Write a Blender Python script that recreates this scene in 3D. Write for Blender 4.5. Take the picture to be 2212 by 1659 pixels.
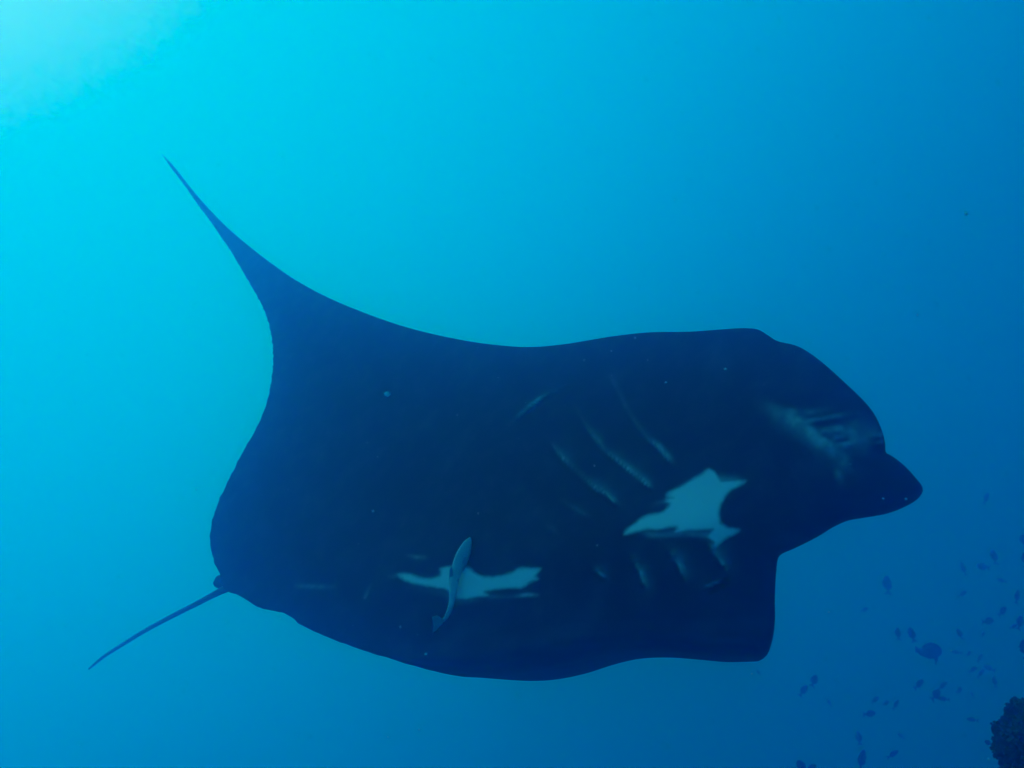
import bpy, bmesh, math, random
import numpy as np
from mathutils import Vector, Matrix

for o in list(bpy.data.objects):
    bpy.data.objects.remove(o, do_unlink=True)
scene = bpy.context.scene
COL = scene.collection
random.seed(7)
rng = np.random.default_rng(11)

# ------------------------------------------------------------------ camera
LENS, PITCH = 28.0, math.radians(20)
cam_data = bpy.data.cameras.new("camera")
cam_data.lens, cam_data.sensor_width = LENS, 36.0
cam_data.dof.use_dof = True
cam_data.dof.focus_distance, cam_data.dof.aperture_fstop = 3.5, 2.1
cam_data.clip_start, cam_data.clip_end = 0.02, 400.0
cam = bpy.data.objects.new("camera", cam_data)
cam.location = (0, 0, 0)
cam.rotation_euler = (math.radians(90) + PITCH, 0, 0)
COL.objects.link(cam)
scene.camera = cam
CR, CU, CF = (np.array([1.0, 0, 0]), np.array([0, -math.sin(PITCH), math.cos(PITCH)]),
              np.array([0, math.cos(PITCH), math.sin(PITCH)]))
K = 36.0 / LENS / 2212.0


def at(x, y, d):
    """measured position in the photo (2212 px wide copy) + metres of depth -> point in the water"""
    x, y, d = np.asarray(x, float), np.asarray(y, float), np.asarray(d, float)
    return ((x - 1106.0) * K * d)[..., None] * CR + ((829.5 - y) * K * d)[..., None] * CU + d[..., None] * CF


# ------------------------------------------------------------------ light field of the open water
# green and blue each rise smoothly with c0 + c . direction, from the dim deep to the glow under the surface
W_RED = (0.7207, 2.012)
W_G = (-3.2566, (-2.7824, 1.1000, 3.6626))
W_B = (-2.6365, (-3.7828, 1.1000, 5.7349))
W_FLOOR = (0.020, 0.09)
W_TOP = (1.0, 1.4)
SUN_DIR = Vector((-0.62, 0.45, 0.80)).normalized()

world = bpy.data.worlds.new("World")
scene.world = world
world.use_nodes = True
nt = world.node_tree
nt.nodes.clear()
N = nt.nodes.new
tc = N("ShaderNodeTexCoord")
chans = []
for (c0, c), fl, top in zip((W_G, W_B), W_FLOOR, W_TOP):
    dp = N("ShaderNodeVectorMath"); dp.operation = 'DOT_PRODUCT'
    nt.links.new(tc.outputs["Generated"], dp.inputs[0])
    dp.inputs[1].default_value = c
    a = N("ShaderNodeMath"); a.operation = 'ADD'; a.inputs[1].default_value = c0
    nt.links.new(dp.outputs["Value"], a.inputs[0])
    ng = N("ShaderNodeMath"); ng.operation = 'MULTIPLY'; ng.inputs[1].default_value = -1.0
    nt.links.new(a.outputs[0], ng.inputs[0])
    e = N("ShaderNodeMath"); e.operation = 'EXPONENT'
    nt.links.new(ng.outputs[0], e.inputs[0])
    p1 = N("ShaderNodeMath"); p1.operation = 'ADD'; p1.inputs[1].default_value = 1.0
    nt.links.new(e.outputs[0], p1.inputs[0])
    dv = N("ShaderNodeMath"); dv.operation = 'DIVIDE'; dv.inputs[0].default_value = top
    nt.links.new(p1.outputs[0], dv.inputs[1])
    f = N("ShaderNodeMath"); f.operation = 'ADD'; f.inputs[1].default_value = fl
    nt.links.new(dv.outputs[0], f.inputs[0])
    chans.append(f)
# red light only survives in the strongest glow under the surface
wn_ = N("ShaderNodeTexNoise"); wn_.inputs["Scale"].default_value = 80.0; wn_.inputs["Detail"].default_value = 9.0
wn_.inputs["Roughness"].default_value = 0.72
nt.links.new(tc.outputs["Generated"], wn_.inputs["Vector"])
wt = N("ShaderNodeMath"); wt.operation = 'MULTIPLY_ADD'; wt.inputs[1].default_value = 0.03; wt.inputs[2].default_value = W_RED[0] - 0.015
nt.links.new(wn_.outputs["Fac"], wt.inputs[0])
rs = N("ShaderNodeMath"); rs.operation = 'SUBTRACT'
nt.links.new(wt.outputs[0], rs.inputs[1])
nt.links.new(chans[0].outputs[0], rs.inputs[0])
rm = N("ShaderNodeMath"); rm.operation = 'MAXIMUM'; rm.inputs[1].default_value = 0.0
nt.links.new(rs.outputs[0], rm.inputs[0])
rk = N("ShaderNodeMath"); rk.operation = 'MULTIPLY'; rk.inputs[1].default_value = W_RED[1]
nt.links.new(rm.outputs[0], rk.inputs[0])
rmin = N("ShaderNodeMath"); rmin.operation = 'MINIMUM'; rmin.inputs[1].default_value = 0.08
nt.links.new(rk.outputs[0], rmin.inputs[0])
chans.insert(0, rmin)
cmb = N("ShaderNodeCombineColor")
for i, f in enumerate(chans):
    nt.links.new(f.outputs[0], cmb.inputs[i])
bg = N("ShaderNodeBackground")
nt.links.new(cmb.outputs[0], bg.inputs["Color"])
bg.inputs["Strength"].default_value = 1.0
wo = N("ShaderNodeOutputWorld")
nt.links.new(bg.outputs[0], wo.inputs["Surface"])

sun_data = bpy.data.lights.new("sun", 'SUN')
sun_data.energy = 0.3
sun_data.angle = math.radians(14)
sun_data.color = (0.0, 0.75, 1.0)
sun = bpy.data.objects.new("sun", sun_data)
sun.rotation_euler = SUN_DIR.to_track_quat('Z', 'Y').to_euler()
COL.objects.link(sun)

scene.view_settings.view_transform = 'Standard'
scene.view_settings.look = 'None'
scene.view_settings.exposure = 0.0
scene.view_settings.gamma = 1.0
scene.view_settings.use_curve_mapping = False
scene.render.engine = 'CYCLES'
scene.cycles.use_denoising = True
scene.cycles.max_bounces = 10
scene.cycles.diffuse_bounces = 2
scene.cycles.glossy_bounces = 2
scene.cycles.volume_bounces = 6
scene.cycles.use_adaptive_sampling = False

# ------------------------------------------------------------------ haze (the water itself)
HAZE_DENSITY, HAZE_G = 0.207, 0.87
HAZE_COLOR = (0.0, 0.32, 1.0)


def link(o, parent=None):
    COL.objects.link(o)
    if parent is not None:
        o.parent = parent
    return o


def tag(o, label=None, cat=None, group=None, kind=None):
    for k, v in (("label", label), ("category", cat), ("group", group), ("kind", kind)):
        if v:
            o[k] = v
    return o


def mesh_np(name, verts, faces, mat=None, smooth=True):
    """verts (n,3), faces list or (m,k) array"""
    me = bpy.data.meshes.new(name)
    if isinstance(faces, np.ndarray):
        n, k = faces.shape
        me.vertices.add(len(verts)); me.vertices.foreach_set("co", np.asarray(verts, np.float32).ravel())
        me.loops.add(n * k); me.loops.foreach_set("vertex_index", faces.astype(np.int32).ravel())
        me.polygons.add(n)
        me.polygons.foreach_set("loop_start", (np.arange(n) * k).astype(np.int32))
        me.update(calc_edges=True)
    else:
        me.from_pydata([tuple(v) for v in verts], [], faces)
    me.validate()
    if smooth:
        me.polygons.foreach_set("use_smooth", [True] * len(me.polygons))
    if mat:
        me.materials.append(mat)
    return me


def material(name, base, rough=0.6, spec=0.4, noise=0.25, scale=8.0, bump=0.0, bscale=60.0):
    m = bpy.data.materials.new(name)
    m.use_nodes = True
    t = m.node_tree
    b = t.nodes["Principled BSDF"]
    b.inputs["Roughness"].default_value = rough
    b.inputs["Specular IOR Level"].default_value = spec
    co = t.nodes.new("ShaderNodeTexCoord")
    nz = t.nodes.new("ShaderNodeTexNoise")
    nz.inputs["Scale"].default_value = scale
    nz.inputs["Detail"].default_value = 6
    t.links.new(co.outputs["Object"], nz.inputs["Vector"])
    mx = t.nodes.new("ShaderNodeMix"); mx.data_type = 'RGBA'
    mx.inputs["A"].default_value = tuple(c * (1 - noise) for c in base) + (1,)
    mx.inputs["B"].default_value = tuple(min(1, c * (1 + noise)) for c in base) + (1,)
    t.links.new(nz.outputs["Fac"], mx.inputs["Factor"])
    t.links.new(mx.outputs["Result"], b.inputs["Base Color"])
    if bump:
        n2 = t.nodes.new("ShaderNodeTexNoise")
        n2.inputs["Scale"].default_value = bscale
        n2.inputs["Detail"].default_value = 5
        t.links.new(co.outputs["Object"], n2.inputs["Vector"])
        bp = t.nodes.new("ShaderNodeBump")
        bp.inputs["Strength"].default_value = bump
        bp.inputs["Distance"].default_value = 0.02
        t.links.new(n2.outputs["Fac"], bp.inputs["Height"])
        t.links.new(bp.outputs["Normal"], b.inputs["Normal"])
    return m


bm = bmesh.new()
bmesh.ops.create_cube(bm, size=1.0)
x0, x1, y0, y1, z0, z1 = -14, 14, -6, 18, -6, 20
for v in bm.verts:
    v.co = ((x0 + x1) / 2 + v.co.x * (x1 - x0), (y0 + y1) / 2 + v.co.y * (y1 - y0), (z0 + z1) / 2 + v.co.z * (z1 - z0))
hm = bpy.data.meshes.new("haze")
bm.to_mesh(hm); bm.free()
hmat = bpy.data.materials.new("sea_water")
hmat.use_nodes = True
t = hmat.node_tree
t.nodes.clear()
pv = t.nodes.new("ShaderNodeVolumePrincipled")
pv.inputs["Color"].default_value = HAZE_COLOR + (1,)
pv.inputs["Absorption Color"].default_value = (1, 1, 1, 1)
pv.inputs["Density"].default_value = HAZE_DENSITY
pv.inputs["Anisotropy"].default_value = HAZE_G
om = t.nodes.new("ShaderNodeOutputMaterial")
t.links.new(pv.outputs[0], om.inputs["Volume"])
hm.materials.append(hmat)
haze = link(bpy.data.objects.new("haze", hm))
tag(haze, kind="stuff")


# ------------------------------------------------------------------ curves
def spline(keys, ts):
    """monotone-parameter cubic Hermite through keys (t, values...)"""
    k = np.array(keys, float)
    t, v = k[:, 0], k[:, 1:]
    h = np.diff(t)[:, None]
    dl = np.diff(v, axis=0) / h
    m = np.empty_like(v)
    m[0], m[-1] = dl[0], dl[-1]
    a, b = h[:-1], h[1:]
    m[1:-1] = (b * dl[:-1] + a * dl[1:]) / (a + b)
    ts = np.clip(ts, t[0], t[-1])
    i = np.clip(np.searchsorted(t, ts, side='right') - 1, 0, len(t) - 2)
    hh = (t[i + 1] - t[i])
    u = ((ts - t[i]) / hh)[:, None]
    hh = hh[:, None]
    return ((2 * u**3 - 3 * u**2 + 1) * v[i] + (u**3 - 2 * u**2 + u) * hh * m[i]
            + (-2 * u**3 + 3 * u**2) * v[i + 1] + (u**3 - u**2) * hh * m[i + 1])


def sstep(x, a, b):
    u = np.clip((x - a) / (b - a), 0, 1)
    return u * u * (3 - 2 * u)


def seg_dist(P, a, b):
    """distance, side (signed), fraction of points P (n,2) to segment"""
    ab = b - a
    L2 = max(float(ab @ ab), 1e-9)
    u = np.clip(((P - a) @ ab) / L2, 0, 1)
    q = P - (a + u[:, None] * ab)
    side = ab[0] * (P[:, 1] - a[1]) - ab[1] * (P[:, 0] - a[0])
    return np.hypot(q[:, 0], q[:, 1]), side, u


def poly_sdf(P, poly):
    poly = np.asarray(poly, float)
    n = len(poly)
    best = np.full(len(P), 1e9)
    inside = np.zeros(len(P), bool)
    for i in range(n):
        a, b = poly[i], poly[(i + 1) % n]
        d, _, _ = seg_dist(P, a, b)
        best = np.minimum(best, d)
        cond = (a[1] > P[:, 1]) != (b[1] > P[:, 1])
        with np.errstate(divide='ignore', invalid='ignore'):
            xi = (b[0] - a[0]) * (P[:, 1] - a[1]) / (b[1] - a[1] + 1e-12) + a[0]
        inside ^= cond & (P[:, 0] < xi)
    return np.where(inside, best, -best)


def stroke(P, pts, vals, w_left, w_right, fringe=False):
    """soft line with an uneven falloff to either side, strength given at each point"""
    pts = np.asarray(pts, float)
    out = np.zeros(len(P))
    for i in range(len(pts) - 1):
        d, s, u = seg_dist(P, pts[i], pts[i + 1])
        w = np.where(s > 0, w_right, w_left)
        fall = np.where(w > 8, 0.75 * np.exp(-1.6 * d / w) + 0.25 * np.exp(-(d / 4.0) ** 2), np.exp(-(d / w) ** 2)) if fringe else np.exp(-(d / w) ** 2)
        out = np.maximum(out, fall * (vals[i] * (1 - u) + vals[i + 1] * u))
    return out


# ------------------------------------------------------------------ manta ray
LEAD = [  # span, x, y, depth
    (0.00, 350, 333, 5.500), (0.05, 375.5, 359, 5.420), (0.10, 402, 393, 5.340), (0.15, 429, 426, 5.260), (0.20, 456, 456, 5.180),
    (0.25, 486, 486.5, 5.090), (0.32, 536, 530, 4.950), (0.38, 586, 568.5, 4.820), (0.43, 636.5, 603.6, 4.710),
    (0.48, 703, 640, 4.580), (0.52, 770, 669, 4.460), (0.57, 875, 706, 4.300), (0.62, 985, 732, 4.160), (0.67, 1080, 746, 4.040),
    (0.71, 1150, 749.5, 3.950), (0.75, 1230, 742, 3.860), (0.79, 1320, 727, 3.760), (0.825, 1400, 718, 3.680),
    (0.86, 1490, 716.5, 3.600), (0.89, 1560, 711.5, 3.530), (0.915, 1612, 709, 3.480), (0.93, 1638, 712, 3.460), (0.945, 1660, 725, 3.440),
    (0.96, 1680, 737, 3.420), (0.975, 1718, 746, 3.390), (0.99, 1745, 760, 3.370), (1.005, 1780, 786, 3.340), (1.02, 1830, 831, 3.300),
    (1.035, 1868, 868, 3.270), (1.05, 1890, 897, 3.250), (1.065, 1905, 930, 3.230), (1.08, 1912, 958, 3.210), (1.092, 1914, 978, 3.190),
    (1.100, 1923, 983, 3.180), (1.112, 1938, 993, 3.160), (1.126, 1958, 1010, 3.130), (1.142, 1981, 1036, 3.100), (1.155, 1992, 1051, 3.090),
    (1.165, 1993, 1062, 3.090), (1.175, 1984, 1076, 3.090), (1.19, 1962, 1091, 3.100), (1.208, 1918, 1109, 3.120), (1.225, 1870, 1118, 3.150),
    (1.24, 1834, 1124, 3.180), (1.255, 1805, 1136, 3.197), (1.275, 1765, 1160, 3.174), (1.30, 1715, 1185, 3.149), (1.325, 1690, 1196, 3.113),
    (1.345, 1681, 1206, 3.115), (1.37, 1677, 1235, 3.100), (1.41, 1674, 1290, 3.130), (1.45, 1674, 1340, 3.170), (1.485, 1669, 1380, 3.230),
    (1.515, 1659, 1411, 3.360), (1.55, 1641, 1427, 3.588), (1.60, 1612, 1424, 3.997), (1.68, 1540, 1395, 4.02), (1.78, 1440, 1385, 4.22), (1.90, 1310, 1385, 4.45), (2.0, 1200, 1390, 4.62)]
TRAIL = [
    (0.00, 350, 333.5, 5.500), (0.05, 372, 366, 5.420), (0.10, 399, 401, 5.350), (0.15, 426, 440, 5.270), (0.20, 456, 480, 5.200), (0.25, 483, 520, 5.120),
    (0.29, 499, 543, 5.060), (0.33, 519, 577, 4.990), (0.38, 541, 615, 4.920), (0.43, 560, 648, 4.850), (0.48, 573, 676, 4.790), (0.52, 581, 701, 4.740),
    (0.57, 588, 737, 4.680), (0.63, 590, 771, 4.630), (0.71, 588, 807, 4.580), (0.78, 579.5, 857, 4.520), (0.825, 569, 890.6, 4.480), (0.87, 550, 932, 4.430),
    (0.915, 525.5, 974, 4.380), (0.955, 504.7, 1015, 4.340), (0.985, 488, 1048.6, 4.300), (1.015, 471, 1086, 4.270), (1.045, 459, 1123.4, 4.240),
    (1.075, 453.5, 1161, 4.210), (1.095, 457, 1194, 4.190), (1.115, 465, 1219, 4.170), (1.130, 474, 1238, 4.160), (1.165, 478, 1258, 4.150),
    (1.20, 486, 1273, 4.140), (1.225, 500, 1281, 4.077), (1.24, 511, 1284, 4.018), (1.26, 534, 1297, 3.939), (1.28, 554.6, 1310, 3.860), (1.30, 575, 1317, 3.813),
    (1.325, 608.6, 1323, 3.765), (1.345, 633.6, 1336, 3.730), (1.365, 646, 1348, 3.730), (1.385, 675, 1362, 3.740), (1.41, 708.5, 1377, 3.740), (1.43, 737.5, 1388, 3.750),
    (1.45, 770, 1400, 3.750), (1.475, 830, 1419, 3.770), (1.50, 890, 1437, 3.790), (1.525, 968, 1457, 3.911), (1.55, 1050, 1465, 4.053), (1.60, 1110, 1464, 4.296), (1.68, 1105, 1432, 4.02),
    (1.78, 1120, 1412, 4.22), (1.90, 1150, 1396, 4.45), (2.0, 1195, 1391, 4.62)]
# bow of the chord low on the lower wing (fraction, x offset, y offset)
BOW = [(0.0, 0, 0), (0.1, 0, -5), (0.22, 0, -17), (0.35, 0, -28), (0.46, 0, -30), (0.58, 0, -20), (0.7, 0, -5), (0.8, 0, 4), (0.9, 0, 5), (1.0, 0, 0)]
NS, NC = 300, 300
sv = np.concatenate([np.linspace(0, 0.9, 110, endpoint=False), np.linspace(0.9, 1.56, 160, endpoint=False), np.linspace(1.56, 2.0, 30)])
NS = len(sv)
cv = 0.5 - 0.5 * np.cos(np.linspace(0, math.pi, NC))
cv = 0.35 * cv + 0.65 * np.linspace(0, 1, NC)
def far(d):
    """depth along the animal: near head, far wing tip"""
    return 2.45 * (d / 3.1) ** 2.0


Lk, Tk = spline(LEAD, sv), spline(TRAIL, sv)
Lk[:, 2], Tk[:, 2] = far(Lk[:, 2]), far(Tk[:, 2])
# ragged trailing margin
jag = (np.sin(sv * 173.0) + 0.8 * np.sin(sv * 291.0 + 1.3) + 0.6 * np.sin(sv * 467.0 + 0.4))
Tk[:, 0] += jag * 0.6 * sstep(sv, 0.25, 0.5) * (1 - sstep(sv, 1.45, 1.6))
Tk[:, 1] += jag * 0.6 * sstep(sv, 1.2, 1.3) * (1 - sstep(sv, 1.5, 1.6))
S, C = np.meshgrid(sv, cv, indexing='ij')
bow = spline(BOW, cv)
wb = sstep(S, 1.30, 1.55) * (1 - 0.8 * sstep(S, 1.6, 2.0))
PX = Lk[:, None, 0] * (1 - C) + Tk[:, None, 0] * C + bow[None, :, 0] * wb
PY = Lk[:, None, 1] * (1 - C) + Tk[:, None, 1] * C + bow[None, :, 1] * wb
PD = Lk[:, None, 2] * (1 - C) + Tk[:, None, 2] * C
# overall lie of the animal: a smooth curved sheet through the margins, head near, far wing tip away
m_ = sv < 1.5
ex = np.concatenate([Lk[m_, 0], Tk[m_, 0]]); ey = np.concatenate([Lk[m_, 1], Tk[m_, 1]]); ed = np.concatenate([Lk[m_, 2], Tk[m_, 2]])


def terms(x, y):
    x, y = (np.asarray(x) - 1200) / 800, (np.asarray(y) - 1000) / 500
    return np.stack([np.ones_like(x), x, y, x * x, x * y, y * y], -1)


coef = np.linalg.lstsq(terms(ex, ey), ed, rcond=None)[0]
SHEET = terms(PX, PY) @ coef
wt_ = sstep(S, 1.44, 1.62)
low = (SHEET[np.searchsorted(sv, 1.5)] - PD[np.searchsorted(sv, 1.5)])[None, :]
PD = SHEET * (1 - wt_) + (PD + low) * wt_
MID = at(PX, PY, PD)
dS, dC = np.gradient(MID, axis=0), np.gradient(MID, axis=1)
NRM = np.cross(dS, dC)
NRM /= np.maximum(np.linalg.norm(NRM, axis=-1, keepdims=True), 1e-9)
if NRM[120, 100] @ CF > 0:
    NRM = -NRM                      # belly side faces the camera
P2 = np.stack([PX.ravel(), PY.ravel()], 1)
# thickness: thin at every margin, fullest along the trunk
rim = np.concatenate([Lk[m_][::3, :2], np.stack([PX[np.searchsorted(sv, 1.53)], PY[np.searchsorted(sv, 1.53)]], 1)[::12], Tk[m_][::-3, :2]])
inset = np.maximum(poly_sdf(P2, rim), 0).reshape(S.shape)
axis_y = spline([(400, 1262), (760, 1264), (1040, 1250), (1300, 1180), (1500, 1112), (1700, 1055), (2000, 1000)], PX.ravel())[:, 0].reshape(S.shape)
trunk = np.exp(-((PY - axis_y) / np.where(PY < axis_y, 300, 260)) ** 2) * sstep(PX, 430, 900)
rimmed = (1 - np.exp(-inset / 38)) ** 0.75
hid = sstep(S, 1.5, 1.62)
full = 0.010 + 0.022 * np.clip((PX - 500) / 900, 0, 1)
TV = rimmed * (full + 0.06 * trunk) * (1 - hid) + hid * 0.02 * np.sin(math.pi * C) ** 0.7 * (1 - sstep(S, 1.6, 2.0))
TD = TV * 1.9
prof = np.clip(rimmed, 0, 1)


def z5(pts): return [(1278.3 + x * .18249, 975.6 + y * .18249) for x, y in pts]
def z3(pts): return [(740 + x * .24332, 1009.2 + y * .24332) for x, y in pts]
def z4(pts): return [(1009.2 + x * .24332, 672.8 + y * .24332) for x, y in pts]
def z6(pts): return [(1547.4 + x * .21291, 672.8 + y * .21291) for x, y in pts]


PATCH_FRONT = z5([(1390, 205), (1450, 250), (1490, 300), (1530, 350), (1620, 352), (1820, 345), (1740, 400), (1650, 440), (1600, 490), (1560, 540), (1520, 620),
                  (1500, 700), (1500, 780), (1520, 850), (1600, 900), (1740, 930), (1640, 990), (1560, 1040), (1510, 1080), (1470, 1150), (1440, 1150), (1460, 1070), (1400, 1025),
                  (1370, 1005), (1420, 950), (1440, 915), (1300, 915), (1160, 925), (1050, 940), (985, 955), (1020, 910), (1010, 880), (930, 885), (850, 905), (790, 920),
                  (680, 905), (600, 920), (500, 945), (390, 975), (440, 910), (520, 860), (560, 815), (620, 775), (700, 750), (800, 735), (870, 705), (910, 660), (935, 610),
                  (860, 580), (970, 545), (890, 515), (920, 480), (1050, 420), (1170, 350), (1290, 280)])
PATCH_REAR = z3([(490, 955), (560, 945), (620, 960), (680, 985), (760, 995), (830, 985), (870, 965), (880, 930), (870, 905), (920, 890), (950, 890), (1080, 885), (1120, 895),
                 (1170, 940), (1220, 970), (1300, 980), (1400, 970), (1500, 940), (1560, 910), (1610, 895), (1680, 905), (1755, 905), (1700, 970), (1735, 990), (1660, 1015),
                 (1620, 1050), (1580, 1070), (1480, 1065), (1380, 1075), (1300, 1090), (1250, 1105), (1285, 1137), (1180, 1150), (1090, 1165), (1020, 1160), (980, 1120),
                 (930, 1085), (850, 1065), (750, 1050), (640, 1030), (560, 1005)])
sdf = np.maximum.reduce([poly_sdf(P2, PATCH_FRONT), poly_sdf(P2, PATCH_REAR)])

GILLS = [  # points, strength along them, falloff left / right of travel
    (z4([(300, 1080), (430, 960), (480, 910), (560, 840), (640, 780), (720, 735), (820, 690), (930, 620)]), (0, .14, .42, .7, .75, .28, .14, 0), 5, 4),
    (z4([(1240, 520), (1300, 640), (1420, 880), (1500, 1000), (1600, 1130), (1700, 1205), (1770, 1285), (1840, 1360)]), (0, .14, .12, .16, .16, .42, .42, 0), 9, 4),
    (z4([(900, 770), (980, 880), (1060, 1020), (1160, 1150), (1220, 1230), (1340, 1325), (1420, 1390), (1500, 1450), (1600, 1535), (1640, 1560)]), (0, .12, .15, .30, .2, .40, .48, .42, .50, 0), 14, 4),
    (z4([(640, 1040), (750, 1170), (850, 1300), (920, 1370), (1050, 1490), (1120, 1550), (1220, 1610), (1300, 1680), (1350, 1705)]), (0, .08, .38, .22, .2, .42, .42, .38, 0), 17, 4),
    ([(1205, 1075), (1230, 1092), (1258, 1108), (1282, 1120)], (0, .2, .26, 0), 12, 4),
    ([(1172, 1128), (1190, 1142), (1212, 1158)], (0, .14, 0), 9, 4),
    (z5([(1425, 1140), (1490, 1230), (1550, 1330), (1570, 1360)]), (.55, .55, .50, 0), 20, 3),
    (z5([(960, 1240), (1030, 1320), (1070, 1430), (1080, 1460)]), (.40, .48, .42, 0), 22, 3),
    (z5([(495, 1295), (570, 1400), (610, 1540), (625, 1580)]), (.32, .40, .36, 0), 18, 3),
    (z5([(50, 1400), (130, 1470), (190, 1490)]), (.32, .40, 0), 12, 4),
    (z5([(1310, 1620), (1380, 1595), (1450, 1562), (1560, 1510), (1620, 1480)]), (0, .5, .5, .2, 0), 4, 4)]
MOUTH = [
    (z6([(380, 950), (560, 970), (700, 1050), (860, 1120), (960, 1200), (1060, 1290), (1160, 1360), (1240, 1420), (1310, 1500), (1370, 1570)]), (0, .12, .24, .42, .5, .5, .44, .38, .30, 0), 11, 22),
    (z6([(560, 1000), (800, 1015), (950, 1018), (1130, 1005), (1300, 990)]), (.1, .25, .2, .16, 0), 4, 4),
    (z6([(820, 1105), (980, 1098), (1100, 1072), (1250, 1052), (1420, 1030)]), (.3, .38, .32, .3, 0), 4, 4),
    (z6([(1060, 1215), (1180, 1190), (1270, 1180), (1330, 1200)]), (.2, .38, .34, 0), 5, 8),
    (z6([(1200, 1290), (1330, 1235), (1460, 1215), (1540, 1230)]), (.3, .28, .22, 0), 9, 9),
    (z6([(1150, 1350), (1300, 1345), (1420, 1300)]), (.2, .36, .2), 9, 9),
    (z6([(1570, 1265), (1640, 1242), (1695, 1255)]), (.2, .5, .2), 4, 3),
    (z6([(1600, 1350), (1670, 1318), (1712, 1322)]), (.1, .38, .1), 4, 4),
    (z6([(1360, 1060), (1440, 1045), (1520, 1050)]), (0, .25, 0), 4, 4),
    (z6([(1400, 1430), (1520, 1400), (1640, 1340)]), (.05, .12, 0), 12, 12),
    ([(1812, 1022), (1818, 1040)], (.22, .05), 9, 9)]
OTHER = [
    (z3([(580, 780), (660, 800), (735, 800)]), (.12, .35, .2), 4, 5),
    ([(640, 1266), (680, 1267), (722, 1267)], (.12, .28, .1), 5, 5),
    ([(788, 1292), (796, 1275), (802, 1262)], (.3, .2, .05), 4, 3),
    (z3([(380, 980), (480, 960), (540, 950)]), (0, .25, .5), 5, 5),
    (z5([(700, 640), (800, 610), (880, 590)]), (.05, .25, .5), 4, 4),
    (z5([(640, 960), (700, 985), (900, 985), (1100, 960), (1400, 990)]), (.2, .34, .3, .3, .4), 7, 7),
    (z5([(1500, 330), (1700, 330), (1850, 340)]), (.5, .3, 0), 8, 8),
    (z3([(1300, 1150), (1450, 1150), (1560, 1143), (1640, 1130), (1700, 1134), (1760, 1138)]), (.2, .12, .25, .8, .5, 0), 4, 4),
    (z3([(600, 1060), (900, 1110), (1000, 1180), (1200, 1170)]), (.06, .1, .2, .1), 9, 9)]
FOLDS = [  # dark creases between the pale folds of the mouth
    (z6([(760, 985), (950, 1000), (1130, 990), (1350, 960)]), (.5, .8, .7, .2), 4, 4),
    (z6([(880, 1060), (1060, 1055), (1250, 1030), (1400, 1010)]), (.6, .9, .8, .3), 4, 4),
    (z6([(1020, 1140), (1140, 1135), (1270, 1110)]), (.7, 1, .6), 8, 8),
    (z6([(1040, 1225), (1130, 1270), (1220, 1310), (1310, 1300), (1380, 1285)]), (.5, .8, 1, .9, .2), 5, 5),
    (z6([(1320, 1085), (1420, 1075), (1520, 1080)]), (.5, .7, .3), 5, 5),
    (z6([(1560, 1320), (1620, 1300), (1690, 1285)]), (.5, 1, .7), 5, 5),
    (z6([(1560, 1400), (1640, 1385), (1715, 1380)]), (.6, .9, .6), 7, 7)]
pale = np.zeros(len(P2))
for pts, vals, wl, wr in GILLS:
    pale = np.maximum(pale, stroke(P2, pts, [min(.85, 0.8 * v if v < .3 else 1.4 * v) for v in vals], wl * 0.8, max(2.6, wr * 0.65), True))
mouth = 0.32 * np.exp(-((P2[:, 0] - 1845) / 56) ** 2 - ((P2[:, 1] - 938) / 34) ** 2)
for pts, vals, wl, wr in MOUTH:
    mouth = np.maximum(mouth, stroke(P2, pts, [v * (1.15 if wr > 20 else 1.7) for v in vals], wl, wr))
for g in FOLDS:
    mouth *= 1 - 0.95 * stroke(P2, *g)
pale = np.maximum(pale, mouth)
for pts, vals, wl, wr in OTHER:
    pale = np.maximum(pale, stroke(P2, pts, vals, wl, wr))
relief = np.zeros(len(P2))
for pts, vals, wl, wr in GILLS:
    relief += 0.010 * stroke(P2, pts, [min(1, v * 3) for v in vals], 13, 4)
    relief -= 0.012 * stroke(P2, [(x + 4, y + 6) for x, y in pts], [min(1, v * 3) for v in vals], 6, 6)
for pts, vals, wl, wr in FOLDS:
    relief -= 0.010 * stroke(P2, pts, vals, wl, wr)
for pts, vals, wl, wr in MOUTH[1:]:
    relief += 0.010 * stroke(P2, pts, [min(1, v * 2.5) for v in vals], 8, 8)
relief += 0.035 * stroke(P2, MOUTH[0][0], (.1, .3, .6, 1, 1, 1, 1, .8, .5, .2), 22, 30)
relief -= 0.030 * np.exp(-((P2[:, 0] - 1852) / 48) ** 2 - ((P2[:, 1] - 930) / 42) ** 2)
relief += 0.030 * np.exp(-((P2[:, 0] - 1880) / 110) ** 2 - ((P2[:, 1] - 1075) / 45) ** 2)
relief += 0.020 * np.exp(-((P2[:, 1] - (1250 - (P2[:, 0] - 800) * 0.16)) / 60) ** 2) * sstep(P2[:, 0], 600, 900) * (1 - sstep(P2[:, 0], 1500, 1700))
relief *= np.clip(prof.ravel() * 3, 0, 1)
relief = relief.reshape(S.shape)

# thickness runs across the animal; where the lower wing turns edge-on it follows the sheet's own normal
RAY = -MID / np.linalg.norm(MID, axis=-1, keepdims=True)
wn = sstep(S, 1.46, 1.58)[..., None]
OFF = RAY * (1 - wn) + NRM * wn
OFF /= np.linalg.norm(OFF, axis=-1, keepdims=True)


V_ventral = MID + OFF * (TV + relief)[..., None]
V_dorsal = MID - OFF * TD[..., None]


def depth_of_belly(x, y):
    P = V_ventral.reshape(-1, 3)
    d = P @ CF
    px = 1106 + (P @ CR) / d / K
    py = 829.5 - (P @ CU) / d / K
    near = (px - x) ** 2 + (py - y) ** 2 + np.where((S.ravel() > 1.56), 1e6, 0)
    return float(d[np.argmin(near)])


nv = NS * NC
idx = np.arange(nv).reshape(NS, NC)
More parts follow.
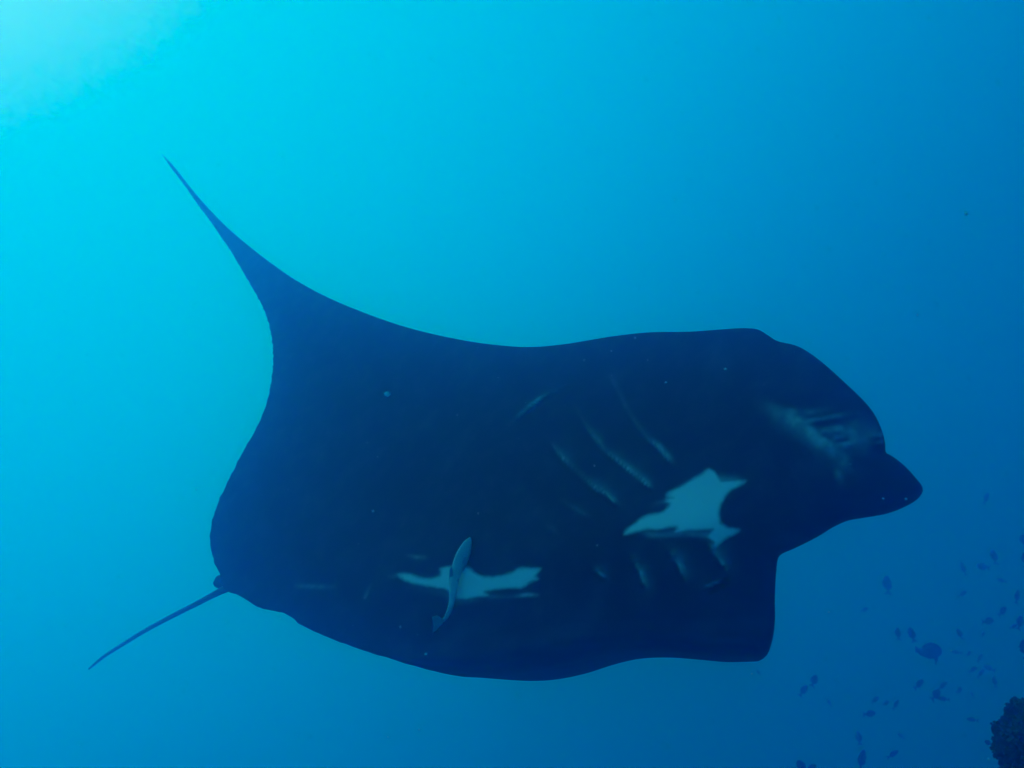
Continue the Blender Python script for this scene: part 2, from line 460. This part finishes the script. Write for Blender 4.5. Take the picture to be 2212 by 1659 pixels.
# dorsal grid shares the rim vertices (c = 0, c = 1, and both tips) with the belly grid
didx = idx + nv
didx[:, 0], didx[:, -1], didx[0, :], didx[-1, :] = idx[:, 0], idx[:, -1], idx[0, :], idx[-1, :]
q1 = np.stack([idx[:-1, :-1], idx[1:, :-1], idx[1:, 1:], idx[:-1, 1:]], -1).reshape(-1, 4)
q2 = np.stack([didx[:-1, :-1], didx[:-1, 1:], didx[1:, 1:], didx[1:, :-1]], -1).reshape(-1, 4)
faces = np.concatenate([q1, q2])
verts = np.concatenate([V_ventral.reshape(-1, 3), V_dorsal.reshape(-1, 3)])
used = np.unique(faces)
remap = np.full(len(verts), -1); remap[used] = np.arange(len(used))
MANTA_AT = at(1100, 1150, 3.5)


def skin_material():
    m = bpy.data.materials.new("manta_skin")
    m.use_nodes = True
    t = m.node_tree
    b = t.nodes["Principled BSDF"]
    b.inputs["Roughness"].default_value = 0.62
    b.inputs["Specular IOR Level"].default_value = 0.06
    n = t.nodes.new
    co = n("ShaderNodeTexCoord")
    a1 = n("ShaderNodeAttribute"); a1.attribute_name = "patch"
    a2 = n("ShaderNodeAttribute"); a2.attribute_name = "pale"
    nz = n("ShaderNodeTexNoise"); nz.inputs["Scale"].default_value = 28; nz.inputs["Detail"].default_value = 8; nz.inputs["Roughness"].default_value = 0.6
    t.links.new(co.outputs["Object"], nz.inputs["Vector"])
    wob = n("ShaderNodeMath"); wob.operation = 'MULTIPLY_ADD'; wob.inputs[1].default_value = 8.0; wob.inputs[2].default_value = -4.0
    t.links.new(nz.outputs["Fac"], wob.inputs[0])
    ad = n("ShaderNodeMath"); ad.operation = 'ADD'
    t.links.new(a1.outputs["Fac"], ad.inputs[0]); t.links.new(wob.outputs[0], ad.inputs[1])
    mr = n("ShaderNodeMapRange"); mr.interpolation_type = 'SMOOTHSTEP'
    mr.inputs["From Min"].default_value = -7.5; mr.inputs["From Max"].default_value = 5.5
    t.links.new(ad.outputs[0], mr.inputs["Value"])
    # scuffs and freckles on black skin
    n2 = n("ShaderNodeTexNoise"); n2.inputs["Scale"].default_value = 9; n2.inputs["Detail"].default_value = 8; n2.inputs["Roughness"].default_value = 0.65
    t.links.new(co.outputs["Object"], n2.inputs["Vector"])
    dk = n("ShaderNodeMix"); dk.data_type = 'RGBA'
    dk.inputs["A"].default_value = (0.004, 0.005, 0.008, 1); dk.inputs["B"].default_value = (0.032, 0.040, 0.050, 1)
    dr = n("ShaderNodeMapRange"); dr.inputs["From Min"].default_value = 0.46; dr.inputs["From Max"].default_value = 0.80
    t.links.new(n2.outputs["Fac"], dr.inputs["Value"])
    t.links.new(dr.outputs[0], dk.inputs["Factor"])
    mk = n("ShaderNodeMath"); mk.operation = 'MULTIPLY_ADD'; mk.inputs[1].default_value = 0.9
    n3 = n("ShaderNodeTexNoise"); n3.inputs["Scale"].default_value = 30; n3.inputs["Detail"].default_value = 6
    t.links.new(co.outputs["Object"], n3.inputs["Vector"])
    br = n("ShaderNodeMapRange"); br.inputs["From Min"].default_value = 0.3; br.inputs["From Max"].default_value = 0.7
    br.inputs["To Min"].default_value = 0.60; br.inputs["To Max"].default_value = 1.30
    t.links.new(n3.outputs["Fac"], br.inputs["Value"])
    pm = n("ShaderNodeMath"); pm.operation = 'MULTIPLY'
    t.links.new(a2.outputs["Fac"], pm.inputs[0]); t.links.new(br.outputs[0], pm.inputs[1])
    mxm = n("ShaderNodeMath"); mxm.operation = 'MAXIMUM'
    t.links.new(mr.outputs[0], mxm.inputs[0]); t.links.new(pm.outputs[0], mxm.inputs[1])
    fin = n("ShaderNodeMix"); fin.data_type = 'RGBA'
    fin.inputs["B"].default_value = (0.40, 0.55, 0.58, 1)
    t.links.new(mxm.outputs[0], fin.inputs["Factor"])
    t.links.new(dk.outputs["Result"], fin.inputs["A"])
    t.links.new(fin.outputs["Result"], b.inputs["Base Color"])
    bp = n("ShaderNodeBump"); bp.inputs["Strength"].default_value = 0.12; bp.inputs["Distance"].default_value = 0.01
    t.links.new(n2.outputs["Fac"], bp.inputs["Height"])
    t.links.new(bp.outputs["Normal"], b.inputs["Normal"])
    return m


M_SKIN = skin_material()
manta = link(bpy.data.objects.new("manta_ray", None))
manta.location = MANTA_AT
tag(manta, "huge black manta ray showing its belly with two white patches and gill slits", "manta ray")
me = mesh_np("body", verts[used] - MANTA_AT, remap[faces], M_SKIN)
for nm, arr, fill in (("patch", sdf, -50.0), ("pale", pale, 0.0)):
    at_ = me.attributes.new(nm, 'FLOAT', 'POINT')
    full = np.concatenate([arr, np.full(nv, fill)])[used]
    at_.data.foreach_set("value", full.astype(np.float32))
body = link(bpy.data.objects.new("body", me), manta)


def tube_np(P, R, flat=1.0, seg=12, up=None):
    """tapered tube through points P (n,3) with radii R (n,) ; flat squashes it along 'up'"""
    P, R = np.asarray(P, float), np.asarray(R, float)
    T = np.gradient(P, axis=0)
    T /= np.linalg.norm(T, axis=1, keepdims=True)
    up = CF if up is None else np.asarray(up, float)
    A = np.cross(T, up); A /= np.maximum(np.linalg.norm(A, axis=1, keepdims=True), 1e-9)
    B = np.cross(A, T)
    th = np.linspace(0, 2 * math.pi, seg, endpoint=False)
    V = P[:, None] + R[:, None, None] * (np.cos(th)[None, :, None] * A[:, None] + flat * np.sin(th)[None, :, None] * B[:, None])
    n = len(P)
    f = []
    for i in range(n - 1):
        for j in range(seg):
            k = (j + 1) % seg
            f.append((i * seg + j, i * seg + k, (i + 1) * seg + k, (i + 1) * seg + j))
    f.append(tuple(range(seg))[::-1]); f.append(tuple(range((n - 1) * seg, n * seg)))
    return V.reshape(-1, 3), f


tk = spline([(0, 520, 1263, 4.12, 11), (.08, 490, 1271, 4.15, 8.5), (.16, 463, 1284, 4.19, 6.6), (.26, 425, 1304, 4.27, 5.5), (.4, 372, 1331, 4.4, 4.8), (.55, 316, 1361, 4.55, 4.3), (.7, 262, 1394, 4.7, 3.8),
             (.84, 222, 1420, 4.82, 3.2), (.93, 205, 1434, 4.88, 2.7), (1, 192, 1445, 4.92, 1.6)], np.linspace(0, 1, 50))
tk[:, 2] = far(tk[:, 2])
v, f = tube_np(at(tk[:, 0], tk[:, 1], tk[:, 2]), tk[:, 3] * K * tk[:, 2])
M_DARK = material("dark_skin", (0.018, 0.019, 0.022), 0.6, 0.3)
link(bpy.data.objects.new("tail", mesh_np("tail", v - MANTA_AT, f, M_DARK)), manta)
# stub of the dorsal fin at the root of the tail
dk_ = spline([(0, 520, 1254, 4.18, 14), (.35, 492, 1256, 4.20, 16), (.62, 478, 1257.5, 4.21, 16), (.82, 469, 1259, 4.22, 12.5), (.94, 463.5, 1260, 4.22, 7), (1, 460.5, 1260, 4.22, 1.5)], np.linspace(0, 1, 18))
dk_[:, 2] = far(dk_[:, 2])
v, f = tube_np(at(dk_[:, 0], dk_[:, 1], dk_[:, 2]), dk_[:, 3] * K * dk_[:, 2], flat=0.45)
link(bpy.data.objects.new("dorsal_fin", mesh_np("dorsal_fin", v - MANTA_AT, f, M_DARK)), manta)

# ------------------------------------------------------------------ remora on the belly
M_REM = material("remora_skin", (0.42, 0.48, 0.50), 0.5, 0.4, 0.2, 20)
M_REMF = material("remora_fin", (0.30, 0.34, 0.36), 0.5, 0.4, 0.2, 20)
rc = z3([(1132, 622), (1118, 660), (1098, 705), (1070, 780), (1032, 860), (1006, 940), (990, 1020), (980, 1100), (970, 1190), (952, 1262), (920, 1330), (890, 1368)])
rw = [6, 32, 46, 62, 56, 48, 40, 33, 26, 24, 19, 15]
rk = [(i / 11, x, y, depth_of_belly(x, y) - 0.032, w * .24332) for i, ((x, y), w) in enumerate(zip(rc, rw))]
rr = spline(rk, np.linspace(0, 1, 60))
dsm = np.polyval(np.polyfit(np.linspace(0, 1, 60), rr[:, 2], 3), np.linspace(0, 1, 60)) - 0.006
RP = at(rr[:, 0], rr[:, 1], dsm)
REM_AT = RP[20].copy()
v, f = tube_np(RP, rr[:, 3] * K * dsm, flat=0.28, seg=16)
remora = link(bpy.data.objects.new("remora", mesh_np("remora", v - REM_AT, f, M_REM)))
remora.location = REM_AT
tag(remora, "slender grey remora clinging across the rear white patch of the manta's belly", "fish")


def fin_np(name, px, depth, thick, origin, mat, parent):
    """thin solid fin from an outline (x, y) at a depth, wedge thick at its root (first and last point)"""
    px = np.array(px, float)
    n = len(px)
    d = np.full(n, depth) if np.isscalar(depth) else np.array(depth, float)
    c = at(px[:, 0], px[:, 1], d)
    mid = c.mean(0)
    A, B = c - CF * thick / 2, c + CF * thick / 2
    V = np.concatenate([A, B, [mid - CF * thick * .8], [mid + CF * thick * .8]]) - origin
    f = []
    for i in range(n):
        j = (i + 1) % n
        f += [(i, j, 2 * n), (n + j, n + i, 2 * n + 1), (j, i, n + i, n + j)]
    return link(bpy.data.objects.new(name, mesh_np(name, V, f, mat, False)), parent)


td_ = dsm[-1]
fin_np("caudal_fin", z3([(905, 1352), (880, 1345), (838, 1318), (795, 1330), (800, 1372), (806, 1412), (800, 1440), (800, 1470), (832, 1452), (862, 1415), (890, 1388)]), td_, .004, REM_AT, M_REMF, remora)
fin_np("pectoral_fin", z3([(1118, 800), (1108, 850), (1082, 900), (1070, 960), (1050, 975), (1045, 920), (1062, 850), (1080, 800)]), dsm[22] + .004, .003, REM_AT, M_REMF, remora)
fin_np("dorsal_fin", z3([(968, 880), (950, 910), (946, 980), (946, 1050), (950, 1130), (958, 1150), (972, 1080), (976, 1000), (980, 920)]), dsm[32] + .01, .003, REM_AT, M_REMF, remora)  # fin sliver also stands in for the shadow fringe along the remora's edge
fin_np("anal_fin", z3([(1030, 985), (1032, 1030), (1022, 1060), (1014, 1110), (1006, 1140), (996, 1120), (1004, 1060), (1014, 1000)]), dsm[34] + .008, .003, REM_AT, M_REMF, remora)

# ------------------------------------------------------------------ reef fish
M_FISH = material("reef_fish_skin", (0.020, 0.022, 0.026), 0.5, 0.3, 0.3, 30)
M_FISHF = material("reef_fish_fin", (0.028, 0.030, 0.034), 0.6, 0.3, 0.3, 30)


def fish_parts(hgt, wid, tail_fork, fin_h):
    """unit-length fish, nose at +x 0.5, swimming along +x, tall along +z"""
    prof_k = [(0, 0.5, 0.0, 0.006), (.06, .47, .0, .16), (.16, .40, 0.01, .30), (.32, .25, .015, .45), (.48, .08, .01, .5), (.64, -.10, 0, .42), (.8, -.24, 0, .25), (.92, -.34, 0, .12), (1, -.40, 0, .10)]
    p = spline(prof_k, np.linspace(0, 1, 16))
    seg = 12
    th = np.linspace(0, 2 * math.pi, seg, endpoint=False)
    V = np.stack([np.repeat(p[:, 0:1], seg, 1), wid * p[:, 2:3] * np.sin(th)[None], p[:, 1:2] + hgt * p[:, 2:3] * np.cos(th)[None]], -1)
    f = []
    for i in range(15):
        for j in range(seg):
            k = (j + 1) % seg
            f.append((i * seg + j, i * seg + k, (i + 1) * seg + k, (i + 1) * seg + j))
    f.append(tuple(range(seg))[::-1]); f.append(tuple(range(15 * seg, 16 * seg)))
    bodyd = (V.reshape(-1, 3), f)

    def fin(pts, th_):
        n = len(pts)
        c = np.array([(x, 0, z) for x, z in pts])
        off = np.array([0, th_ / 2, 0])
        V = np.concatenate([c - off, c + off])
        f = [tuple(range(n))[::-1], tuple(range(n, 2 * n))]
        f += [(i, (i + 1) % n, n + (i + 1) % n, n + i) for i in range(n)]
        return V, f
    h = hgt / 2
    caudal = fin([(-.37, h * .2), (-.44, h * .5), (-.58, h * 1.0), (-.60, h * .95), (-.60 + tail_fork, 0), (-.60, -h * .95), (-.58, -h * 1.0), (-.44, -h * .5), (-.37, -h * .2)], .012)
    dorsal = fin([(.22, h * .82), (.14, h * 1.0 + fin_h * .8), (-.02, h * 1.0 + fin_h), (-.18, h * .8 + fin_h * .8), (-.30, h * .5), (-.22, h * .45), (-.05, h * .8)], .012)
    anal = fin([(.02, -h * .9), (-.06, -h * .95 - fin_h * .8), (-.18, -h * .75 - fin_h * .7), (-.29, -h * .45), (-.2, -h * .45)], .012)
    pelvic = fin([(.20, -h * .85), (.13, -h * 1.0 - fin_h * .9), (.08, -h * 1.0 - fin_h * .7), (.10, -h * .9)], .012)
    return bodyd, (("caudal_fin", caudal), ("dorsal_fin", dorsal), ("anal_fin", anal), ("pelvic_fin", pelvic))


KINDS = {}
for kname, args in (("slim", (0.34, 0.16, .10, .05)), ("oval", (0.46, 0.18, .07, .06)), ("deep", (0.60, 0.18, .05, .08))):
    bd, fins = fish_parts(*args)
    KINDS[kname] = (mesh_np("reef_fish", bd[0], bd[1], M_FISH), [(n_, mesh_np(n_, x[0], x[1], M_FISHF, False)) for n_, x in fins])


def place_fish(kind, x, y, length_px, ang, d, yaw, label, group="small dark fish schooling beside the reef"):
    d = d * 0.97
    """ang: heading in the picture plane (degrees, 0 right, 90 up); yaw turns it towards or away from the viewer"""
    bme, fins = KINDS[kind]
    o = link(bpy.data.objects.new("reef_fish", bme))
    yw = math.radians(yaw)
    a = math.radians(ang)
    head = math.cos(yw) * (math.cos(a) * CR + math.sin(a) * CU) + math.sin(yw) * CF
    flip = 1 if math.cos(a) >= 0 else -1
    z = flip * (-math.sin(a) * CR + math.cos(a) * CU)
    ya = np.cross(z, head)
    Lm = length_px * K * d / max(.5, math.cos(yw)) / 1.06
    M = Matrix([list(r) for r in np.stack([head, ya, z], 1)]).to_4x4()
    o.matrix_world = Matrix.Translation(Vector(at(x, y, d))) @ M @ Matrix.Scale(Lm, 4)
    for n_, fm in fins:
        link(bpy.data.objects.new(n_, fm), o)
    tag(o, label, "fish", group)
    return o


FISH = [  # kind, x, y, length, heading, depth, yaw, label
    ("slim", 2130.5, 1076, 28, 55, 12.5, 20, "faint slim fish climbing alone in open water to the right of the manta's head fin"),
    ("oval", 2147.5, 1202, 27, 82, 12.0, 35, "faint upright fish, highest of the loose trio below the lone climbing fish"),
    ("deep", 2123, 1224, 22, 170, 12.5, 25, "faint blunt fish in the middle of the loose trio, level body"),
    ("slim", 2081, 1228, 25, 97, 12.5, 30, "thin faint upright fish, leftmost of the loose trio near the right side"),
    ("slim", 2163, 1254, 21, 165, 13.0, 10, "tiny faint level fish just below the loose trio"),
    ("slim", 2079.5, 1283, 25, 24, 12.5, 15, "faint fish tilting gently up to the right, below the thin upright fish of the trio"),
    ("slim", 2197.5, 1288, 30, 70, 10.5, 15, "dark steep fish near the right frame edge, pointing almost straight up"),
    ("oval", 1917, 1262, 37, 82, 12.0, 25, "long upright fish closest to the manta's lower wing, alone in blue water"),
    ("deep", 2211, 1167, 26, 100, 11.0, 20, "pale fish cut off by the right frame edge, upper of a close pair there"),
    ("deep", 2217, 1208, 30, 85, 8.0, 20, "dark fish almost wholly outside the right frame edge, lower of the close pair"),
    ("slim", 1867.6, 1317, 21, 8, 11.5, 25, "small level fish alone nearest to the straight edge of the manta's lower wing"),
    ("oval", 1940, 1368, 23, 80, 10.5, 30, "left one of the two upright fish above the big round fish"),
    ("oval", 1969.5, 1370, 28, 100, 10.0, 25, "right one of the two upright fish above the big round fish"),
    ("oval", 2073, 1368.6, 20, 105, 10.5, 30, "small upright fish to the upper right of the big round fish"),
    ("oval", 2166, 1320, 27, 35, 10.5, 20, "plump fish slanting up to the right, above the dark level fish on the right"),
    ("oval", 2135, 1342, 29, 3, 10.0, 10, "dark level fish heading right with its tail fading out to the left"),
    ("oval", 2203, 1344, 30, 62, 8.8, 20, "dark steep fish of the overlapping pair close to the right edge"),
    ("slim", 2190, 1353, 22, 12, 10.0, 20, "paler level fish overlapping a dark steep fish close to the right edge"),
    ("deep", 2214, 1400, 38, 100, 7.0, 10, "big dark fish cut off by the right edge, level with the big round fish"),
    ("slim", 2065, 1409, 21, 175, 13.5, 20, "very faint level fish right in front of the big round fish"),
    ("oval", 2093, 1411.5, 15, 10, 11.5, 35, "tiny fish, second in the row leading right from the big round fish"),
    ("slim", 2117, 1420.5, 22, 45, 12.5, 20, "thin faint fish slanting up right, third in the row right of the big round fish"),
    ("slim", 2102, 1446.4, 24, 18, 11.5, 20, "fish tilting slightly up, left one of the three above the gap over the reef"),
    ("oval", 2136, 1443, 20, 160, 13.5, 30, "palest fish, right one of the three above the gap over the reef"),
    ("slim", 2119, 1454.5, 24, 40, 11.5, 15, "greenish dim fish slanting up, lowest of the three above the gap over the reef"),
    ("oval", 2149, 1472, 20, 85, 11.8, 30, "small upright fish over the top left of the reef"),
    ("oval", 1985.6, 1477.7, 28, 35, 9.8, 15, "neat dark fish slanting up right below the big round fish"),
    ("slim", 2036.6, 1481, 28, 33, 11.0, 10, "thin fish slanting up right just over the dark crossing pair"),
    ("deep", 2022, 1501, 28, 40, 9.0, 15, "darkest humped fish of the crossing pair below the big round fish"),
    ("slim", 2036.7, 1510, 26, 176, 9.6, 10, "narrow level fish crossing under the humped dark fish"),
    ("oval", 2072, 1491, 19, 18, 10.5, 30, "small stout fish to the right of the dark crossing pair"),
    ("slim", 2100, 1501, 15, 110, 13.0, 20, "faint speck of a fish, rightmost in the row of the crossing pair"),
    ("oval", 1891, 1511, 21, 22, 11.0, 25, "left one of the three small fish in a row above the plump level fish"),
    ("oval", 1914, 1519, 18, 10, 11.0, 30, "middle one of the three small fish in a row above the plump level fish"),
    ("slim", 1935.5, 1521.5, 25, 52, 11.0, 10, "steeply slanting right one of the three small fish in a row"),
    ("oval", 1879, 1542, 29, 2, 9.8, 10, "plump level fish under the row of three small fish"),
    ("slim", 2100, 1554.6, 24, 176, 9.2, 10, "dark slim level fish left of the reef's upper edge"),
    ("slim", 2124, 1369.5, 15, 50, 13.5, 20, "hardly visible small fish under the dark level fish on the right"),
    ("deep", 1759, 1469.5, 25, 60, 9.6, 15, "upper, thicker fish of the slanting pair below the manta's lower wing corner"),
    ("oval", 1736, 1491, 28, 50, 10.2, 10, "lower, slimmer fish of the slanting pair below the manta's lower wing corner"),
    ("slim", 1790.7, 1516.5, 17, 120, 12.5, 20, "faint lone fish to the lower right of the slanting pair"),
    ("oval", 1854.7, 1593.5, 26, 95, 9.8, 20, "upright fish above the long fish that leaves the bottom edge"),
    ("slim", 1862, 1641, 46, 76, 7.6, 5, "long dark fish rising from the bottom frame edge"),
    ("slim", 1929, 1629, 30, 26, 8.2, 10, "dark fish near the bottom edge slanting up right, right of the long rising fish"),
    ("slim", 1946, 1589.5, 16, 140, 12.5, 20, "faint small fish between the plump level fish and the bottom edge"),
    ("deep", 1731, 1656, 30, 120, 7.6, 10, "dark fish poking above the bottom frame edge, left one of two side by side"),
    ("oval", 1753, 1659, 26, 25, 8.2, 10, "dark fish poking above the bottom frame edge, right one of two side by side"),
    ("deep", 2134.5, 1604.5, 13, 150, 5.6, 30, "small very dark fish hovering against the left side of the reef"),
    ("slim", 1638, 1452, 12, 130, 13.0, 20, "tiny faint fish straight under the corner of the manta's lower wing"),
]
for fsh in FISH:
    place_fish(*fsh)

# the big round fish
D_BIG = 8.8


def zb(pts): return [(1816.6 + x * .17885, 1278.3 + y * .17885) for x, y in pts]


bk = spline([(0, 1222, 722, 3), (.05, 1212, 722, 34), (.15, 1180, 720, 66), (.3, 1135, 716, 90), (.5, 1080, 715, 95), (.7, 1020, 722, 74), (.85, 970, 722, 46), (.95, 940, 706, 28), (1, 925, 700, 24)], np.linspace(0, 1, 22))
bp_ = np.array(zb(bk[:, :2]))
BP = at(bp_[:, 0], bp_[:, 1], np.full(22, D_BIG))
BIG_AT = BP[10].copy()
v, f = tube_np(BP, bk[:, 2] * .17885 * K * D_BIG, flat=0.38, seg=16)
big = link(bpy.data.objects.new("round_fish", mesh_np("round_fish", v - BIG_AT, f, M_FISH)))
big.location = BIG_AT
tag(big, "big round dark fish with stubby tail and one long fin hanging below", "fish")
fin_np("caudal_fin", zb([(938, 690), (905, 655), (896, 668), (900, 700), (904, 728), (915, 738), (940, 715)]), D_BIG, .006, BIG_AT, M_FISHF, big)
fin_np("pelvic_fin", zb([(1175, 775), (1168, 830), (1150, 882), (1140, 884), (1136, 840), (1120, 800), (1110, 790)]), D_BIG, .006, BIG_AT, M_FISHF, big)
fin_np("dorsal_fin", zb([(1140, 630), (1080, 612), (1020, 628), (985, 655), (975, 690), (1010, 672), (1060, 645)]), D_BIG, .006, BIG_AT, M_FISHF, big)
fin_np("anal_fin", zb([(1090, 800), (1070, 815), (1035, 790), (985, 772), (958, 752), (980, 735), (1030, 765)]), D_BIG, .006, BIG_AT, M_FISHF, big)

# ------------------------------------------------------------------ reef
M_REEF = material("reef_rock", (0.035, 0.040, 0.036), 0.9, 0.1, 0.6, 6, 0.8, 25)
M_CORAL = material("coral_growth", (0.06, 0.085, 0.07), 0.8, 0.2, 0.8, 9)


def noise3(P, seed, f):
    from mathutils import noise
    o = Vector((seed * 7.1, seed * 3.3, seed * 1.7))
    return np.array([noise.fractal(Vector(p) * f + o, 0.9, 2.1, 5) for p in P])


def rock(cx, cy, d, r_px, squash, seed, sub):
    b = bmesh.new()
    bmesh.ops.create_icosphere(b, subdivisions=sub, radius=1.0)
    P = np.array([v.co[:] for v in b.verts])
    F = [[v.index for v in f.verts] for f in b.faces]
    b.free()
    r = 1 + 0.20 * noise3(P, seed, 1.9) + 0.13 * noise3(P, seed + 3, 5.0) + 0.03 * noise3(P, seed + 5, 16.0)
    R = r_px * K * d
    V = P * r[:, None] * R * np.array(squash) + at(cx, cy, d)
    return V, F


rv, rf = [], []
o_ = 0
for args in ((2288, 1636, 2.3, 116, (1, .9, .95), 1, 6), (2372, 1800, 2.4, 175, (1, 1, .9), 2, 5), (2600, 1930, 2.9, 330, (1.2, 1.1, .9), 3, 5)):
    v, f = rock(*args)
    rv.append(v); rf += [[i + o_ for i in q] for q in f]; o_ += len(v)
rv = np.concatenate(rv)
REEF_AT = at(2290, 1650, 2.3)
reef = link(bpy.data.objects.new("reef", mesh_np("reef", rv - REEF_AT, rf, M_REEF)))
reef.location = REEF_AT
tag(reef, kind="structure")
# tufts of polyps and stubby coral all over the visible head of the reef
n1 = 10242
pick = rng.choice(n1, 5200, replace=False)
ctr = at(2288, 1636, 2.3)
cvv, cff, o_ = [], [], 0
for i in pick:
    p = rv[i]
    n_ = (p - ctr); n_ /= np.linalg.norm(n_)
    if n_ @ CF > 0.5:
        continue
    n_ = n_ + rng.normal(0, .45, 3); n_ /= np.linalg.norm(n_)
    clump = 0.5 + 0.5 * math.sin(p[0] * 61 + 2.0 * math.sin(p[2] * 43)) * math.sin(p[2] * 57 + p[1] * 31)
    L = rng.uniform(.003, .008) + .022 * clump ** 2 * rng.uniform(.3, 1); w = min(L * rng.uniform(.2, .5), .006)
    a = np.cross(n_, rng.normal(0, 1, 3)); a /= np.linalg.norm(a); bb = np.cross(n_, a)
    base = p - n_ * .006
    ring = [base + w * (math.cos(q) * a + math.sin(q) * bb) for q in (0, 2.1, 4.2)]
    top = [base + n_ * L + 1.15 * w * (math.cos(q) * a + math.sin(q) * bb) for q in (.5, 2.6, 4.7)]
    cvv += ring + top + [base + n_ * L * 1.2]
    cff += [(o_, o_ + 1, o_ + 4, o_ + 3), (o_ + 1, o_ + 2, o_ + 5, o_ + 4), (o_ + 2, o_, o_ + 3, o_ + 5), (o_ + 3, o_ + 4, o_ + 6), (o_ + 4, o_ + 5, o_ + 6), (o_ + 5, o_ + 3, o_ + 6)]
    o_ += 7
co = link(bpy.data.objects.new("coral_growth", mesh_np("coral_growth", np.array(cvv) - REEF_AT, cff, M_CORAL, False)), reef)
tag(co, kind="stuff")

# ------------------------------------------------------------------ drifting plankton
M_SNOW = material("plankton", (0.35, 0.80, 0.80), 0.6, 0.3, 0.1, 40)
pt = M_SNOW.node_tree
tr = pt.nodes.new("ShaderNodeBsdfTranslucent"); tr.inputs["Color"].default_value = (.35, .9, .95, 1)
mxs = pt.nodes.new("ShaderNodeMixShader"); mxs.inputs[0].default_value = 0.5
po = next(n_ for n_ in pt.nodes if n_.type == 'OUTPUT_MATERIAL')
pt.links.new(pt.nodes["Principled BSDF"].outputs[0], mxs.inputs[1]); pt.links.new(tr.outputs[0], mxs.inputs[2])
pt.links.new(mxs.outputs[0], po.inputs["Surface"])
ico = bmesh.new(); bmesh.ops.create_icosphere(ico, subdivisions=1, radius=1.0)
IP = np.array([v.co[:] for v in ico.verts]); IF = np.array([[v.index for v in f.verts] for f in ico.faces]); ico.free()
SPECKS = [(806, 1104, 3.2), (424, 1058, 2.6), (606, 1335, 2.2), (1982, 680, 3.0), (988, 896, 2), (1033, 1109, 2.2), (1290, 1178, 3.0), (1284, 1006, 2.2),
          (1908, 1077, 3.2), (1957, 1078, 2.6), (2055, 1406, 2.6), (1372, 730, 2.0), (1321, 758, 1.6), (1262, 778, 1.6), (1485, 1052, 2.2), (1837, 1003, 1.8), (1909, 1249, 1.6), (1399, 778, 1.6), (836, 851, 9), (865, 1354, 3), (920, 1413, 4), (2087, 462, 5), (1438, 826, 4), (1567, 797, 4),
          (1640, 1434, 2.2), (1624, 1455, 3), (1545, 1178, 2), (2136, 1640, 3), (905, 1576, 3.5), (838, 1592, 3), (1790, 1322, 4)]
sv_, sf_, o_ = [], [], 0
allsp = [(x, y, r * 0.95, float(rng.uniform(1.9, 2.3))) for x, y, r in SPECKS]
for _ in range(420):
    allsp.append((float(rng.uniform(-300, 2500)), float(rng.uniform(-200, 1850)), float(rng.uniform(.5, 1.1)), float(rng.uniform(0.9, 3.0))))
for x, y, r, d in allsp:
    st = rng.uniform(.55, 1.0, 3) * np.array([1.0, 1.0, 1.0])
    q, _r = np.linalg.qr(rng.normal(0, 1, (3, 3)))
    jit = 1 + rng.normal(0, .18, (len(IP), 1))
    sv_.append((IP * jit * st) @ q * (r * K * d) + at(x, y, d))
    sf_.append(IF + o_); o_ += len(IP)
snow = link(bpy.data.objects.new("plankton", mesh_np("plankton", np.concatenate(sv_), np.concatenate(sf_), M_SNOW)))
tag(snow, kind="stuff")
